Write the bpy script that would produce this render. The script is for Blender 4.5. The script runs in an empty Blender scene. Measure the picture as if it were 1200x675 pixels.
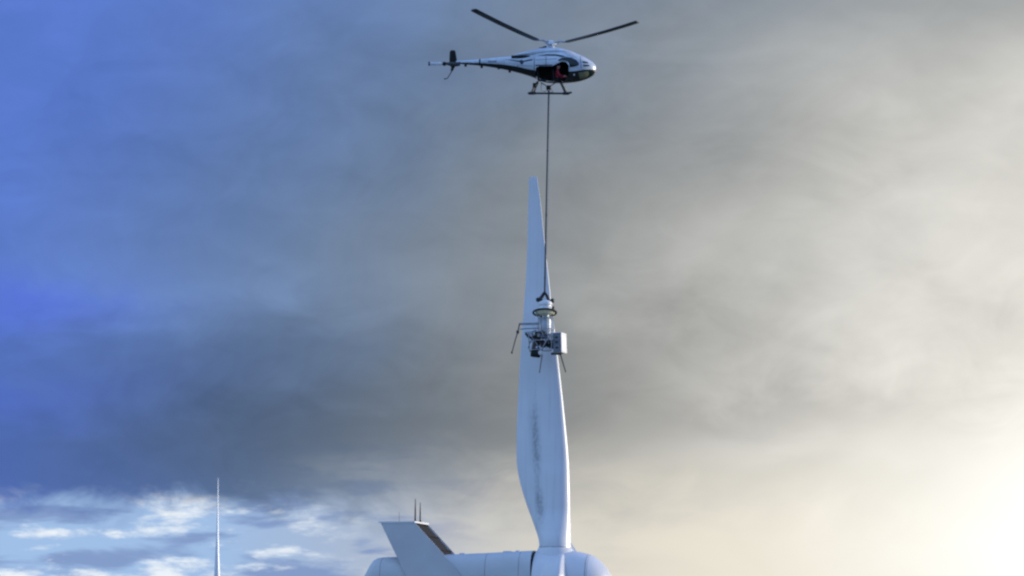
import bpy, bmesh, math, random
from mathutils import Vector, Matrix, Euler
random.seed(7)
S = bpy.context.scene
R = math.radians

# ------------------------------------------------------------------ camera, sky, sun
CAM = Vector((0.0, -150.0, 56.7))
FPX = 3000.0                       # focal length in photo pixels (1200 wide) = 90 mm lens
PITCH = math.atan((727 - 337.5) / FPX)
cam = bpy.data.cameras.new('camera'); camo = bpy.data.objects.new('camera', cam)
S.collection.objects.link(camo)
cam.lens = 90; cam.sensor_width = 36; cam.clip_end = 100000; cam.clip_start = 0.5
camo.location = CAM; camo.rotation_euler = (R(90) + PITCH, 0, 0)
S.camera = camo
S.render.resolution_x, S.render.resolution_y = 1024, 576

SUN_AZ, SUN_EL = 74.0, 8.0         # degrees: to the right of the view axis, above the horizon
S.view_settings.view_transform = 'Standard'; S.view_settings.look = 'None'
S.view_settings.exposure = 0; S.view_settings.gamma = 1
S.render.engine = 'CYCLES'
S.cycles.pixel_filter_type = 'BLACKMAN_HARRIS'
S.cycles.filter_width = 2.4


def P(px, py, Y=0.0):
    """photo pixel -> world point on the vertical plane y = Y"""
    d = Vector(((px - 600) / FPX, -(py - 337.5) / FPX, -1.0))
    d = Euler((R(90) + PITCH, 0, 0)).to_matrix() @ d
    return CAM + d * ((Y - CAM.y) / d.y)


def lin(r, g, b):
    f = lambda c: (c / 255 / 12.92) if c <= 10 else ((c / 255 + .055) / 1.055) ** 2.4
    return (f(r), f(g), f(b), 1)


W = bpy.data.worlds.new('World'); S.world = W; W.use_nodes = True
nt = W.node_tree; nt.nodes.clear()


def nd(t, **k):
    n = nt.nodes.new(t)
    for a, v in k.items(): setattr(n, a, v)
    return n


def setin(sock, v):
    if hasattr(v, 'is_output'): nt.links.new(v, sock)
    else: sock.default_value = v


def m(op, a, b=0.0, c=0.0):
    n = nd('ShaderNodeMath', operation=op)
    for i, v in enumerate((a, b, c)): setin(n.inputs[i], v)
    return n.outputs[0]


def vm(op, a, b=(0, 0, 0)):
    n = nd('ShaderNodeVectorMath', operation=op)
    setin(n.inputs[0], a); setin(n.inputs[1], b)
    return n.outputs['Value'] if op == 'DOT_PRODUCT' else n.outputs[0]


def smooth(x, a, b, to0=0.0, to1=1.0):
    n = nd('ShaderNodeMapRange', interpolation_type='SMOOTHSTEP')
    setin(n.inputs[0], x); n.inputs[1].default_value = a; n.inputs[2].default_value = b
    n.inputs[3].default_value = to0; n.inputs[4].default_value = to1
    return n.outputs[0]


def ramp(f, stops, interp='B_SPLINE'):
    n = nd('ShaderNodeValToRGB'); r = n.color_ramp; r.interpolation = interp
    while len(r.elements) < len(stops): r.elements.new(0.5)
    for e, (p, c) in zip(r.elements, stops): e.position = p; e.color = c
    setin(n.inputs[0], f)
    return n.outputs[0]


def mixc(f, a, b, blend='MIX'):
    n = nd('ShaderNodeMix', data_type='RGBA', blend_type=blend)
    setin(n.inputs[0], f); setin(n.inputs[6], a); setin(n.inputs[7], b)
    return n.outputs[2]


def noise(vec, scale, detail=4, rough=0.5, dist=0.0):
    n = nd('ShaderNodeTexNoise'); n.noise_dimensions = '3D'
    setin(n.inputs['Vector'], vec); n.inputs['Scale'].default_value = scale
    n.inputs['Detail'].default_value = detail; n.inputs['Roughness'].default_value = rough
    n.inputs['Distortion'].default_value = dist
    return m('SUBTRACT', n.outputs['Fac'], 0.5)


sky = nd('ShaderNodeTexSky', sky_type='NISHITA')
sky.sun_disc = False; sky.sun_elevation = R(SUN_EL); sky.sun_rotation = R(SUN_AZ)
sky.altitude = 300; sky.air_density = 1.0; sky.dust_density = 0.6; sky.ozone_density = 3.0
sund = Vector((math.sin(R(SUN_AZ)) * math.cos(R(SUN_EL)), math.cos(R(SUN_AZ)) * math.cos(R(SUN_EL)), math.sin(R(SUN_EL))))
tc = nd('ShaderNodeTexCoord')
D = vm('NORMALIZE', tc.outputs['Generated'])
sep = nd('ShaderNodeSeparateXYZ'); nt.links.new(D, sep.inputs[0])
el = m('MULTIPLY', m('ARCSINE', sep.outputs[2]), 57.2958)
az = m('MULTIPLY', m('ARCTAN2', sep.outputs[0], sep.outputs[1]), 57.2958)
# the bright bank of thin cloud lies along the horizon around the sun; theta = angle away from that bank
bank = m('MINIMUM', m('MAXIMUM', az, 13.5), 95.0)
daz = m('MULTIPLY', m('SUBTRACT', az, bank), m('COSINE', m('DIVIDE', el, 57.2958)))
dl = m('SUBTRACT', el, 1.6)
theta = m('SQRT', m('ADD', m('MULTIPLY', daz, daz), m('MULTIPLY', dl, dl)))
big = noise(vm('MULTIPLY', D, (6, 6, 11)), 1.0, 3, 0.5, 0.3)
big2 = noise(vm('ADD', vm('MULTIPLY', D, (7, 7, 17)), (3.1, 7.7, 1.3)), 1.0, 3, 0.5, 0.6)
mid = noise(vm('ADD', vm('MULTIPLY', D, (15, 15, 32)), (9.2, 1.7, 4.4)), 1.0, 5, 0.55, 0.9)
fine = noise(vm('ADD', vm('MULTIPLY', D, (34, 34, 60)), (5.2, 3.7, 6.1)), 1.0, 5, 0.55, 1.2)
low = noise(vm('ADD', vm('MULTIPLY', D, (22, 22, 110)), (2.4, 5.1, 8.8)), 1.0, 5, 0.5, 0.2)
puff = noise(vm('ADD', vm('MULTIPLY', D, (30, 30, 95)), (1.4, 2.1, 3.8)), 1.0, 7, 0.6, 0.1)
tn = m('ADD', theta, m('MULTIPLY', big, 5.0))
# the cloud deck, lit through from the sun's side
t40 = m('DIVIDE', tn, 40.0)
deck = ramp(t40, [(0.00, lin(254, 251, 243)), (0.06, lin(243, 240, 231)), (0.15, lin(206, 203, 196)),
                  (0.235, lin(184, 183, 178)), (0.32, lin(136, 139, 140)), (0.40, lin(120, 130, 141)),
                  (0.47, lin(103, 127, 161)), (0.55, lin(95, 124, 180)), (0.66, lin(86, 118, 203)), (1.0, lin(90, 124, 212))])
shade = m('ADD', m('ADD', 1.0, m('MULTIPLY', big2, 0.45)), m('ADD', m('MULTIPLY', mid, 0.36), m('MULTIPLY', fine, 0.22)))
under = smooth(m('ADD', el, m('MULTIPLY', big, 2.0)), 3.0, 6.5, 0.82, 1.0)    # thicker base of the deck
under = m('ADD', under, m('MULTIPLY', m('SUBTRACT', 1.0, under), smooth(theta, 20.0, 14.0)))
def mass(px, py, wx, wy, amt):
    """a soft cloud mass (amt < 0 darker, > 0 brighter) at an azimuth and elevation, its outline frayed by noise"""
    a0, e0 = math.degrees(math.atan((px - 600) / FPX)), math.degrees(math.atan((727 - py) / FPX))
    da = m('DIVIDE', m('SUBTRACT', wa, a0), wx / 52.4); de = m('DIVIDE', m('SUBTRACT', we, e0), wy / 52.4)
    return m('MULTIPLY', m('EXPONENT', m('MULTIPLY', m('ADD', m('MULTIPLY', da, da), m('MULTIPLY', de, de)), -1.0)), amt)
wa = m('ADD', az, m('ADD', m('MULTIPLY', big, 7.0), m('MULTIPLY', mid, 4.0)))
we = m('ADD', el, m('ADD', m('MULTIPLY', big2, 2.6), m('MULTIPLY', mid, 2.2)))
masses = 0.0
for q in ((230, 530, 300, 70, -.25), (90, 420, 220, 45, -.16), (430, 430, 170, 60, -.10), (720, 400, 150, 60, -.20), (860, 465, 130, 28, -.14), (650, 500, 150, 45, -.12),
          (880, 525, 150, 24, .12), (860, 290, 160, 40, .07), (1040, 60, 300, 150, .34), (1110, 330, 220, 110, .14), (700, 120, 160, 90, -.05), (330, 130, 200, 90, -.06), (300, 340, 200, 40, .10)):
    masses = m('ADD', mass(*q), masses)
shade = m('ADD', shade, masses)
deck = mixc(m('ADD', mass(15, 362, 110, 34, .42), mass(30, 478, 120, 26, .2)), deck, lin(84, 108, 232))     # gaps to deep blue
deck = mixc(1.0, deck, nd('ShaderNodeCombineXYZ').outputs[0], 'MULTIPLY')
cx = [n for n in nt.nodes if n.bl_idname == 'ShaderNodeCombineXYZ'][-1]
sh = m('MULTIPLY', m('MULTIPLY', shade, 1.07), under)
for i in range(3): nt.links.new(sh, cx.inputs[i])
# away from the sun the clouds are lit from the front: brighter, blue-white
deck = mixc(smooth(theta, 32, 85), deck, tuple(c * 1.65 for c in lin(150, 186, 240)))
# brighter air and small clouds below the deck
air = ramp(m('DIVIDE', m('ADD', theta, m('MULTIPLY', mid, 3.0)), 40.0),
           [(0.0, lin(255, 254, 252)), (0.10, lin(254, 251, 242)), (0.18, lin(241, 235, 220)), (0.27, lin(228, 221, 206)),
            (0.35, lin(205, 203, 196)), (0.42, lin(165, 180, 205)), (0.50, lin(160, 192, 232)), (1.0, lin(160, 195, 238))])
grey = mixc(smooth(theta, 13, 17), lin(205, 200, 192), lin(126, 150, 196))
air = mixc(m('MULTIPLY', smooth(low, -0.02, 0.12), smooth(theta, 9, 16, 0.0, 0.85)), air, grey)
white = mixc(smooth(theta, 12, 17), lin(246, 240, 226), lin(236, 243, 250))
air = mixc(m('MULTIPLY', smooth(m('ADD', puff, m('MULTIPLY', low, -0.5)), -0.01, 0.17), smooth(theta, 15.5, 19.5, 0.0, 1.0)), air, white)
edge = m('ADD', el, m('ADD', m('ADD', m('MULTIPLY', mid, 1.9), m('MULTIPLY', fine, 1.1)), m('MULTIPLY', big, 1.6)))
mask_l = smooth(edge, 1.98, 2.95); mask_r = smooth(edge, 1.7, 4.4)
side = smooth(theta, 13.0, 20.0)
mask = m('ADD', m('MULTIPLY', mask_l, side), m('MULTIPLY', mask_r, m('SUBTRACT', 1.0, side)))
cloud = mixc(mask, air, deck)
core = m('MULTIPLY', smooth(theta, 8.0, 0.0, 0.0, 1.5), smooth(az, 4.0, 40.0))
bgs = nd('ShaderNodeBackground'); nt.links.new(sky.outputs[0], bgs.inputs[0]); bgs.inputs[1].default_value = 0.15
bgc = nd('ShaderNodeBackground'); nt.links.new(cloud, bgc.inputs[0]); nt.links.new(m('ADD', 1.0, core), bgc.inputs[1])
veil = smooth(theta, 28, 75, 1.0, 0.75)                                  # the deck thins out away from the sun
mx = nd('ShaderNodeMixShader'); nt.links.new(veil, mx.inputs[0])
nt.links.new(bgs.outputs[0], mx.inputs[1]); nt.links.new(bgc.outputs[0], mx.inputs[2])
wo = nd('ShaderNodeOutputWorld'); nt.links.new(mx.outputs[0], wo.inputs[0])

sl = bpy.data.lights.new('sun', 'SUN'); sl.energy = 3.6; sl.angle = R(8); sl.color = (1, 0.93, 0.82)
so = bpy.data.objects.new('sun', sl); S.collection.objects.link(so)
so.rotation_euler = sund.to_track_quat('Z', 'Y').to_euler(); so.location = (60, 40, 120)

# ------------------------------------------------------------------ materials
def mat(name, col, rough=0.5, metal=0.0, var=0.08, scale=3.0, coat=0.0, bump=0.0):
    M_ = bpy.data.materials.new(name); M_.use_nodes = True
    t = M_.node_tree; b = t.nodes['Principled BSDF']
    b.inputs['Roughness'].default_value = rough; b.inputs['Metallic'].default_value = metal
    b.inputs['Coat Weight'].default_value = coat
    tcn = t.nodes.new('ShaderNodeTexCoord'); nz = t.nodes.new('ShaderNodeTexNoise')
    nz.inputs['Scale'].default_value = scale; nz.inputs['Detail'].default_value = 5
    t.links.new(tcn.outputs['Object'], nz.inputs['Vector'])
    rp = t.nodes.new('ShaderNodeValToRGB')
    rp.color_ramp.elements[0].position = 0.3; rp.color_ramp.elements[1].position = 0.7
    rp.color_ramp.elements[0].color = tuple(c * (1 - var) for c in col) + (1,)
    rp.color_ramp.elements[1].color = tuple(min(1, c * (1 + var)) for c in col) + (1,)
    t.links.new(nz.outputs['Fac'], rp.inputs[0]); t.links.new(rp.outputs[0], b.inputs['Base Color'])
    if bump:
        bp = t.nodes.new('ShaderNodeBump'); bp.inputs['Strength'].default_value = bump
        t.links.new(nz.outputs['Fac'], bp.inputs['Height']); t.links.new(bp.outputs[0], b.inputs['Normal'])
    return M_


def blade_material():
    """white gelcoat, streaked along the span, with two dark soiled patches on the flank"""
    M_ = mat('blade_gelcoat', (0.74, 0.76, 0.78), 0.32, var=0.03, scale=0.7)
    t = M_.node_tree; b = t.nodes['Principled BSDF']
    L = t.links.new
    base = b.inputs['Base Color'].links[0].from_socket
    tcn = t.nodes.new('ShaderNodeTexCoord'); sp = t.nodes.new('ShaderNodeSeparateXYZ'); L(tcn.outputs['Object'], sp.inputs[0])

    def mm(op, a, b_=0.0):
        n = t.nodes.new('ShaderNodeMath'); n.operation = op
        for i, v in enumerate((a, b_)):
            if hasattr(v, 'is_output'): L(v, n.inputs[i])
            else: n.inputs[i].default_value = v
        return n.outputs[0]

    def gauss(x, c, w):
        d = mm('DIVIDE', mm('SUBTRACT', x, c), w)
        return mm('EXPONENT', mm('MULTIPLY', mm('MULTIPLY', d, d), -1.0))
    mp = t.nodes.new('ShaderNodeMapping'); mp.inputs['Scale'].default_value = (5.0, 2.0, 2.4); L(tcn.outputs['Object'], mp.inputs[0])
    nz = t.nodes.new('ShaderNodeTexNoise'); nz.inputs['Detail'].default_value = 3; nz.inputs['Roughness'].default_value = 0.5
    nz.inputs['Scale'].default_value = 1.6; L(mp.outputs[0], nz.inputs['Vector'])
    x, z = sp.outputs[0], sp.outputs[2]
    # patch centre line drifts forward towards the root
    ax = mm('SUBTRACT', x, mm('ADD', -1.10, mm('MULTIPLY', mm('SUBTRACT', 9.2, z), 0.055)))
    p1 = mm('MULTIPLY', gauss(ax, 0.0, 0.22), gauss(z, 8.3, 2.0))
    p2 = mm('MULTIPLY', gauss(ax, 0.05, 0.22), gauss(z, 4.6, 0.9))
    dirt = mm('MULTIPLY', mm('ADD', p1, p2), mm('ADD', 0.26, mm('MULTIPLY', mm('MAXIMUM', mm('SUBTRACT', nz.outputs['Fac'], 0.34), 0.0), 1.9)))
    dirt = mm('MINIMUM', dirt, 0.55)
    mx_ = t.nodes.new('ShaderNodeMix'); mx_.data_type = 'RGBA'; L(dirt, mx_.inputs[0]); L(base, mx_.inputs[6])
    mx_.inputs[7].default_value = (0.10, 0.11, 0.12, 1)
    # faint run-off streaks along the span
    mp2 = t.nodes.new('ShaderNodeMapping'); mp2.inputs['Scale'].default_value = (6.0, 6.0, 0.10); L(tcn.outputs['Object'], mp2.inputs[0])
    nz2 = t.nodes.new('ShaderNodeTexNoise'); nz2.inputs['Detail'].default_value = 5; nz2.inputs['Scale'].default_value = 1.0
    L(mp2.outputs[0], nz2.inputs['Vector'])
    mx2 = t.nodes.new('ShaderNodeMix'); mx2.data_type = 'RGBA'; mx2.blend_type = 'MULTIPLY'
    L(mm('MULTIPLY', mm('MAXIMUM', mm('SUBTRACT', nz2.outputs['Fac'], 0.5), 0.0), 0.9), mx2.inputs[0])
    L(mx_.outputs[2], mx2.inputs[6]); mx2.inputs[7].default_value = (0.55, 0.57, 0.6, 1)
    L(mx2.outputs[2], b.inputs['Base Color'])
    return M_


def fuselage_material():
    """silver-white paint above, charcoal paint along the belly, the border rising on the boom to include painted shade"""
    M_ = mat('fuselage_paint', (0.60, 0.67, 0.74), 0.30, metal=0.05, var=0.14, scale=3.0, coat=0.3)
    t = M_.node_tree; b = t.nodes['Principled BSDF']; L = t.links.new
    base = b.inputs['Base Color'].links[0].from_socket
    tcn = t.nodes.new('ShaderNodeTexCoord'); sp = t.nodes.new('ShaderNodeSeparateXYZ'); L(tcn.outputs['Object'], sp.inputs[0])

    fc = t.nodes.new('ShaderNodeFloatCurve'); cu = fc.mapping.curves[0]     # border height against length
    mr = t.nodes.new('ShaderNodeMapRange'); mr.inputs[1].default_value = -6; mr.inputs[2].default_value = 3.2
    L(sp.outputs[0], mr.inputs[0]); L(mr.outputs[0], fc.inputs['Value'])
    pts = [(-6, 1.81), (-3, 1.76), (-1.9, 1.64), (-0.9, 1.44), (0.0, 1.32), (1.6, 1.36), (2.4, 1.46), (3.2, 1.42)]  # dark paint set higher on the boom to paint in its underside shade
    pts = [((x + 6) / 9.2, z / 3.0) for x, z in pts]
    cu.points[0].location = pts[0]; cu.points[-1].location = pts[-1]
    for p in pts[1:-1]: cu.points.new(*p)
    fc.mapping.update()
    ml = t.nodes.new('ShaderNodeMath'); ml.operation = 'MULTIPLY'; L(fc.outputs[0], ml.inputs[0]); ml.inputs[1].default_value = 3.0
    lt = t.nodes.new('ShaderNodeMath'); lt.operation = 'LESS_THAN'; L(sp.outputs[2], lt.inputs[0]); L(ml.outputs[0], lt.inputs[1])
    mx_ = t.nodes.new('ShaderNodeMix'); mx_.data_type = 'RGBA'; L(lt.outputs[0], mx_.inputs[0]); L(base, mx_.inputs[6])
    mx_.inputs[7].default_value = (0.018, 0.022, 0.024, 1)
    L(mx_.outputs[2], b.inputs['Base Color'])
    return M_


def translucent(name, col):
    M_ = mat(name, col, 0.5, var=0.05); t = M_.node_tree; b = t.nodes['Principled BSDF']
    tr_ = t.nodes.new('ShaderNodeBsdfTranslucent'); tr_.inputs[0].default_value = col + (1,)
    mx_ = t.nodes.new('ShaderNodeMixShader'); mx_.inputs[0].default_value = 0.55
    t.links.new(b.outputs[0], mx_.inputs[1]); t.links.new(tr_.outputs[0], mx_.inputs[2])
    t.links.new(mx_.outputs[0], t.nodes['Material Output'].inputs[0])
    return M_


MT = dict(
    blade=blade_material(),
    white=mat('nacelle_paint', (0.57, 0.58, 0.58), 0.42, var=0.05, scale=0.9),
    hub=mat('spinner_paint', (0.68, 0.68, 0.69), 0.38, var=0.05, scale=0.8),
    dark=mat('dark_gasket', (0.03, 0.035, 0.04), 0.7),
    radiator=mat('radiator_brown', (0.006, 0.004, 0.005), 1.0),
    slate=mat('slate_paint_and_shade', (0.16, 0.17, 0.20), 0.5, var=0.25, scale=5),  # joint ring grey; on the control box it paints the shaded side
    steel=mat('galvanised_steel', (0.42, 0.44, 0.46), 0.4, metal=0.7, var=0.15, scale=6),
    darksteel=mat('dark_painted_steel', (0.035, 0.037, 0.042), 0.45, metal=0.3, var=0.2, scale=6),
    rubber=mat('black_rubber', (0.012, 0.012, 0.014), 0.6),
    heli=fuselage_material(),
    rotor=mat('rotor_blade_grey', (0.055, 0.06, 0.068), 0.45, var=0.15),
    rotorwhite=mat('white_paint', (0.75, 0.77, 0.8), 0.35),
    glass=mat('tinted_glass', (0.003, 0.022, 0.022), 0.22, var=0.1),
    cabin=mat('cabin_black', (0.010, 0.010, 0.013), 0.7),
    olive=mat('olive_reflection', (0.20, 0.21, 0.13), 0.3, var=0.3, scale=4),  # tone of the reflection painted under the nose
    fin=mat('fin_black', (0.010, 0.013, 0.012), 0.8),
    ink=mat('marking_navy', (0.02, 0.03, 0.07), 0.5),
    jacket=mat('jacket_dark_red', (0.30, 0.015, 0.03), 0.8, var=0.25, scale=14),
    skin=mat('skin', (0.55, 0.30, 0.24), 0.55),
    trousers=mat('trousers_black', (0.014, 0.014, 0.02), 0.85),
    tank=mat('pale_blue_plastic', (0.42, 0.50, 0.56), 0.35, var=0.35, scale=5),
    cream=translucent('cream_fabric', (0.86, 0.84, 0.66)),
    boxwhite=mat('box_white', (0.78, 0.78, 0.77), 0.45, var=0.06, scale=3),
    brown=mat('greasy_brown', (0.06, 0.042, 0.034), 0.55, var=0.5, scale=9),
    rope=mat('steel_rope', (0.055, 0.05, 0.055), 0.55, metal=0.3, var=0.3, scale=12),
    hose=mat('grey_hose', (0.40, 0.41, 0.43), 0.5),
    tower=mat('tower_paint', (0.66, 0.68, 0.70), 0.45, var=0.04, scale=0.4),
    heath=mat('heath', (0.052, 0.058, 0.036), 0.95, var=0.55, scale=0.02, bump=0.3),
    lens=mat('red_lens', (0.5, 0.01, 0.01), 0.2),
)

# ------------------------------------------------------------------ mesh helpers
class MB:
    def __init__(s): s.v = []; s.f = []

    def add(s, vs, fs):
        o = len(s.v); s.v += [tuple(x) for x in vs]; s.f += [tuple(i + o for i in f) for f in fs]; return s

    def loft(s, rings, cap0=True, cap1=True, close=True):
        n = len(rings[0]); vs = [p for r in rings for p in r]; fs = []
        for i in range(len(rings) - 1):
            for j in range(n if close else n - 1):
                k = (j + 1) % n
                fs.append((i * n + j, i * n + k, (i + 1) * n + k, (i + 1) * n + j))
        if cap0: fs.append(tuple(range(n - 1, -1, -1)))
        if cap1: fs.append(tuple((len(rings) - 1) * n + j for j in range(n)))
        return s.add(vs, fs)

    def tube(s, path, r, seg=10, closed=False):
        path = [Vector(p) for p in path]; rings = []; n = len(path)
        rr = r if isinstance(r, (list, tuple)) else [r] * n
        up = None
        for i, p in enumerate(path):
            a = path[i - 1] if (i or closed) else p
            b = path[(i + 1) % n] if (i < n - 1 or closed) else p
            t = (b - a).normalized()
            if up is None: up = Vector((0, 0, 1)) if abs(t.z) < .9 else Vector((1, 0, 0))
            x = t.cross(up).normalized(); up = x.cross(t).normalized()
            rings.append([p + (x * math.cos(q) + up * math.sin(q)) * rr[i] for q in [2 * math.pi * k / seg for k in range(seg)]])
        if closed: rings.append(rings[0]); return s.loft(rings, False, False)
        return s.loft(rings)

    def box(s, c, sz, rot=None, bev=0.0):
        hx, hy, hz = [q / 2 for q in sz]; b = min(bev, hx * .9, hy * .9, hz * .9); rings = []
        def sec(ix, iy, z): return [(-ix, -iy + b, z), (-ix + b, -iy, z), (ix - b, -iy, z), (ix, -iy + b, z), (ix, iy - b, z), (ix - b, iy, z), (-ix + b, iy, z), (-ix, iy - b, z)]
        if b > 0:
            rings = [sec(hx - b, hy - b, -hz), sec(hx, hy, -hz + b), sec(hx, hy, hz - b), sec(hx - b, hy - b, hz)]
        else:
            rings = [[(-hx, -hy, z), (hx, -hy, z), (hx, hy, z), (-hx, hy, z)] for z in (-hz, hz)]
        mt = (rot or Matrix.Identity(3))
        return s.loft([[Vector(c) + mt @ Vector(p) for p in r] for r in rings])

    def lathe(s, prof, c=(0, 0, 0), seg=32, rot=None, cap=True):
        mt = rot or Matrix.Identity(3)
        rings = [[Vector(c) + mt @ Vector((r * math.cos(q), r * math.sin(q), z)) for q in [2 * math.pi * k / seg for k in range(seg)]] for r, z in prof]
        return s.loft(rings, cap, cap)

    def prism(s, poly, y0, y1):
        """polygon in x,z extruded in y"""
        return s.loft([[(x, y0, z) for x, z in poly], [(x, y1, z) for x, z in poly]])

    def build(s, name, material, parent=None, smooth=40, fix=True):
        me = bpy.data.meshes.new(name); me.from_pydata(s.v, [], s.f)
        if fix:
            b = bmesh.new(); b.from_mesh(me); bmesh.ops.remove_doubles(b, verts=b.verts, dist=1e-5)
            bmesh.ops.recalc_face_normals(b, faces=b.faces); b.to_mesh(me); b.free()
        me.materials.append(MT[material])
        if smooth:
            me.polygons.foreach_set('use_smooth', [True] * len(me.polygons)); me.set_sharp_from_angle(angle=R(smooth))
        o = bpy.data.objects.new(name, me); S.collection.objects.link(o)
        if parent: o.parent = parent
        return o


def tag(o, label=None, cat=None, group=None, kind=None):
    for k, v in (('label', label), ('category', cat), ('group', group), ('kind', kind)):
        if v: o[k] = v
    return o


def empty(name, loc=(0, 0, 0), rot=(0, 0, 0)):
    o = bpy.data.objects.new(name, None); S.collection.objects.link(o); o.location = loc; o.rotation_euler = rot
    o.empty_display_size = 0.3
    return o


def copy_tree(o, parent=None):
    c = o.copy(); S.collection.objects.link(c); c.parent = parent
    for ch in list(o.children): copy_tree(ch, c)
    return c


RX = Matrix.Rotation(R(90), 3, 'Y')      # lathe axis z -> +x

# ------------------------------------------------------------------ ground
def ground_height(x, y):
    d = math.hypot(x - CAM.x, y - CAM.y)
    t = max(0.0, 1 - d / 118.0); t = t * t * (3 - 2 * t)
    far = max(0.0, min(1, (d - 900) / 2500))
    z = t * 55.0 + far * (12 * math.sin(x * .0011 + 1) * math.cos(y * .0009) - 16)
    return z + (0 if d > 110 else 0.25 * math.sin(x * .7) * math.cos(y * .6) * t)
radii = [0] + [3 * 1.075 ** k - 1 for k in range(1, 138)]
rings_ = []
for r in radii[1:]:
    rings_.append([(CAM.x + r * math.cos(q), CAM.y + r * math.sin(q), ground_height(CAM.x + r * math.cos(q), CAM.y + r * math.sin(q))) for q in [2 * math.pi * k / 72 for k in range(72)]])
tag(MB().loft(rings_, True, False).build('ground', 'heath', smooth=180), kind='structure')

# ------------------------------------------------------------------ wind turbine
YAW = R(-11)
K = 20.0 * math.cos(YAW)                 # photo pixels per metre along the rotor axis
HUBX, HUBZ = 4.2, 58.8                   # rotor centre in turbine space
hubw = P(650, 685)
HUBZ = hubw.z


def tx(px): return HUBX + (px - 650) / K
def tz(py): return HUBZ + (685 - py) / 20.0


def airfoil(c, x_te, thick, circ, n=44, tw=0.0):
    """closed section; leading edge at +x; circ 1 = circle"""
    pts = []
    for k in range(n):
        a = 2 * math.pi * k / n
        u = 0.5 * (1 + math.cos(a))                      # 1 = leading edge
        q = 1 - u
        yt = 5 * (0.2969 * math.sqrt(q) - 0.126 * q - 0.3516 * q * q + 0.2843 * q ** 3 - 0.1015 * q ** 4) * thick + 0.006 * (q > .5)
        yc = 0.5 * math.sin(a)
        s_ = 1 if math.sin(a) >= 0 else -1
        y = (1 - circ) * s_ * yt + circ * yc * min(1.0, thick if circ < 1 else 1.0)
        camb = (1 - circ) * 0.025 * 4 * q * u
        x = x_te + c * u
        pts.append((x, c * (y + camb)))
    if tw:
        xm = x_te + c * 0.65; ca, sa = math.cos(tw), math.sin(tw)
        pts = [(xm + (x - xm) * ca - y * sa, (x - xm) * sa + y * ca) for x, y in pts]
    return pts

ST = [(206, 622.5, 627.5), (207.2, 620.8, 629), (210, 619.8, 630), (224, 619.6, 632), (240, 619, 634), (280, 618.2, 638), (320, 616.6, 642.5), (360, 614, 646.6), (400, 611.2, 651.5),
      (430, 609.2, 655), (465, 607.6, 659), (500, 606.2, 662.6), (525, 605.8, 665), (545, 606.5, 666.4), (560, 608.8, 667), (575, 612.6, 667.5),
      (590, 617.2, 667.8), (605, 622.6, 668.0), (620, 627.8, 668.4), (632, 631.6, 668.6), (644, 632.4, 668.6)]


def interp(x, xs, ys):
    if x <= xs[0]: return ys[0]
    for a in range(len(xs) - 1):
        if x <= xs[a + 1]:
            t = (x - xs[a]) / (xs[a + 1] - xs[a]); return ys[a] + (ys[a + 1] - ys[a]) * t
    return ys[-1]


def smooth_interp(x, xs, ys):
    """monotone-ish Catmull-Rom"""
    for a in range(len(xs) - 1):
        if x <= xs[a + 1]:
            h = xs[a + 1] - xs[a]; t = (x - xs[a]) / h
            m0 = (ys[a + 1] - ys[a - 1]) / (xs[a + 1] - xs[a - 1]) * h if a > 0 else ys[a + 1] - ys[a]
            m1 = (ys[a + 2] - ys[a]) / (xs[a + 2] - xs[a]) * h if a + 2 < len(xs) else ys[a + 1] - ys[a]
            return (2 * t**3 - 3 * t * t + 1) * ys[a] + (t**3 - 2 * t * t + t) * m0 + (-2 * t**3 + 3 * t * t) * ys[a + 1] + (t**3 - t * t) * m1
    return ys[-1]

rings = []
pys = [s[0] for s in ST]; N = 70
samples = [206, 206.5, 207.2, 208.5, 210, 213] + [217 + (644 - 217) * k / N for k in range(N + 1)]
for py in samples:
    xl = smooth_interp(py, pys, [s[1] for s in ST]); xr = smooth_interp(py, pys, [s[2] for s in ST])
    xl, xr = [(P(q, py).x - hubw.x) / math.cos(YAW) for q in (xl, xr)]
    c = xr - xl
    th = interp(py, [206, 260, 420, 540, 600, 632], [0.16, 0.17, 0.22, 0.31, 0.48, 0.95])
    ci = interp(py, [540, 575, 605, 630], [0, 0.2, 0.7, 1.0])
    tw = R(interp(py, [206, 420, 540, 610, 640], [0, 3, 7, 4, 0]))
    sec = airfoil(c, xl, th, ci, tw=tw)
    rings.append([(x, y, P(650, py).z - HUBZ) for x, y in sec])
blade_mesh_builder = MB().loft(rings)


def nac_ring(x, top, bot, hw, n=48, e=3.4):
    zc, h = (top + bot) / 2, (top - bot) / 2; r = []
    for k in range(n):
        a = 2 * math.pi * k / n; ca, sa = math.cos(a), math.sin(a)
        r.append((x, hw * math.copysign(abs(ca) ** (2 / e), ca), zc + h * math.copysign(abs(sa) ** (2 / e), sa)))
    return r


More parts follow.
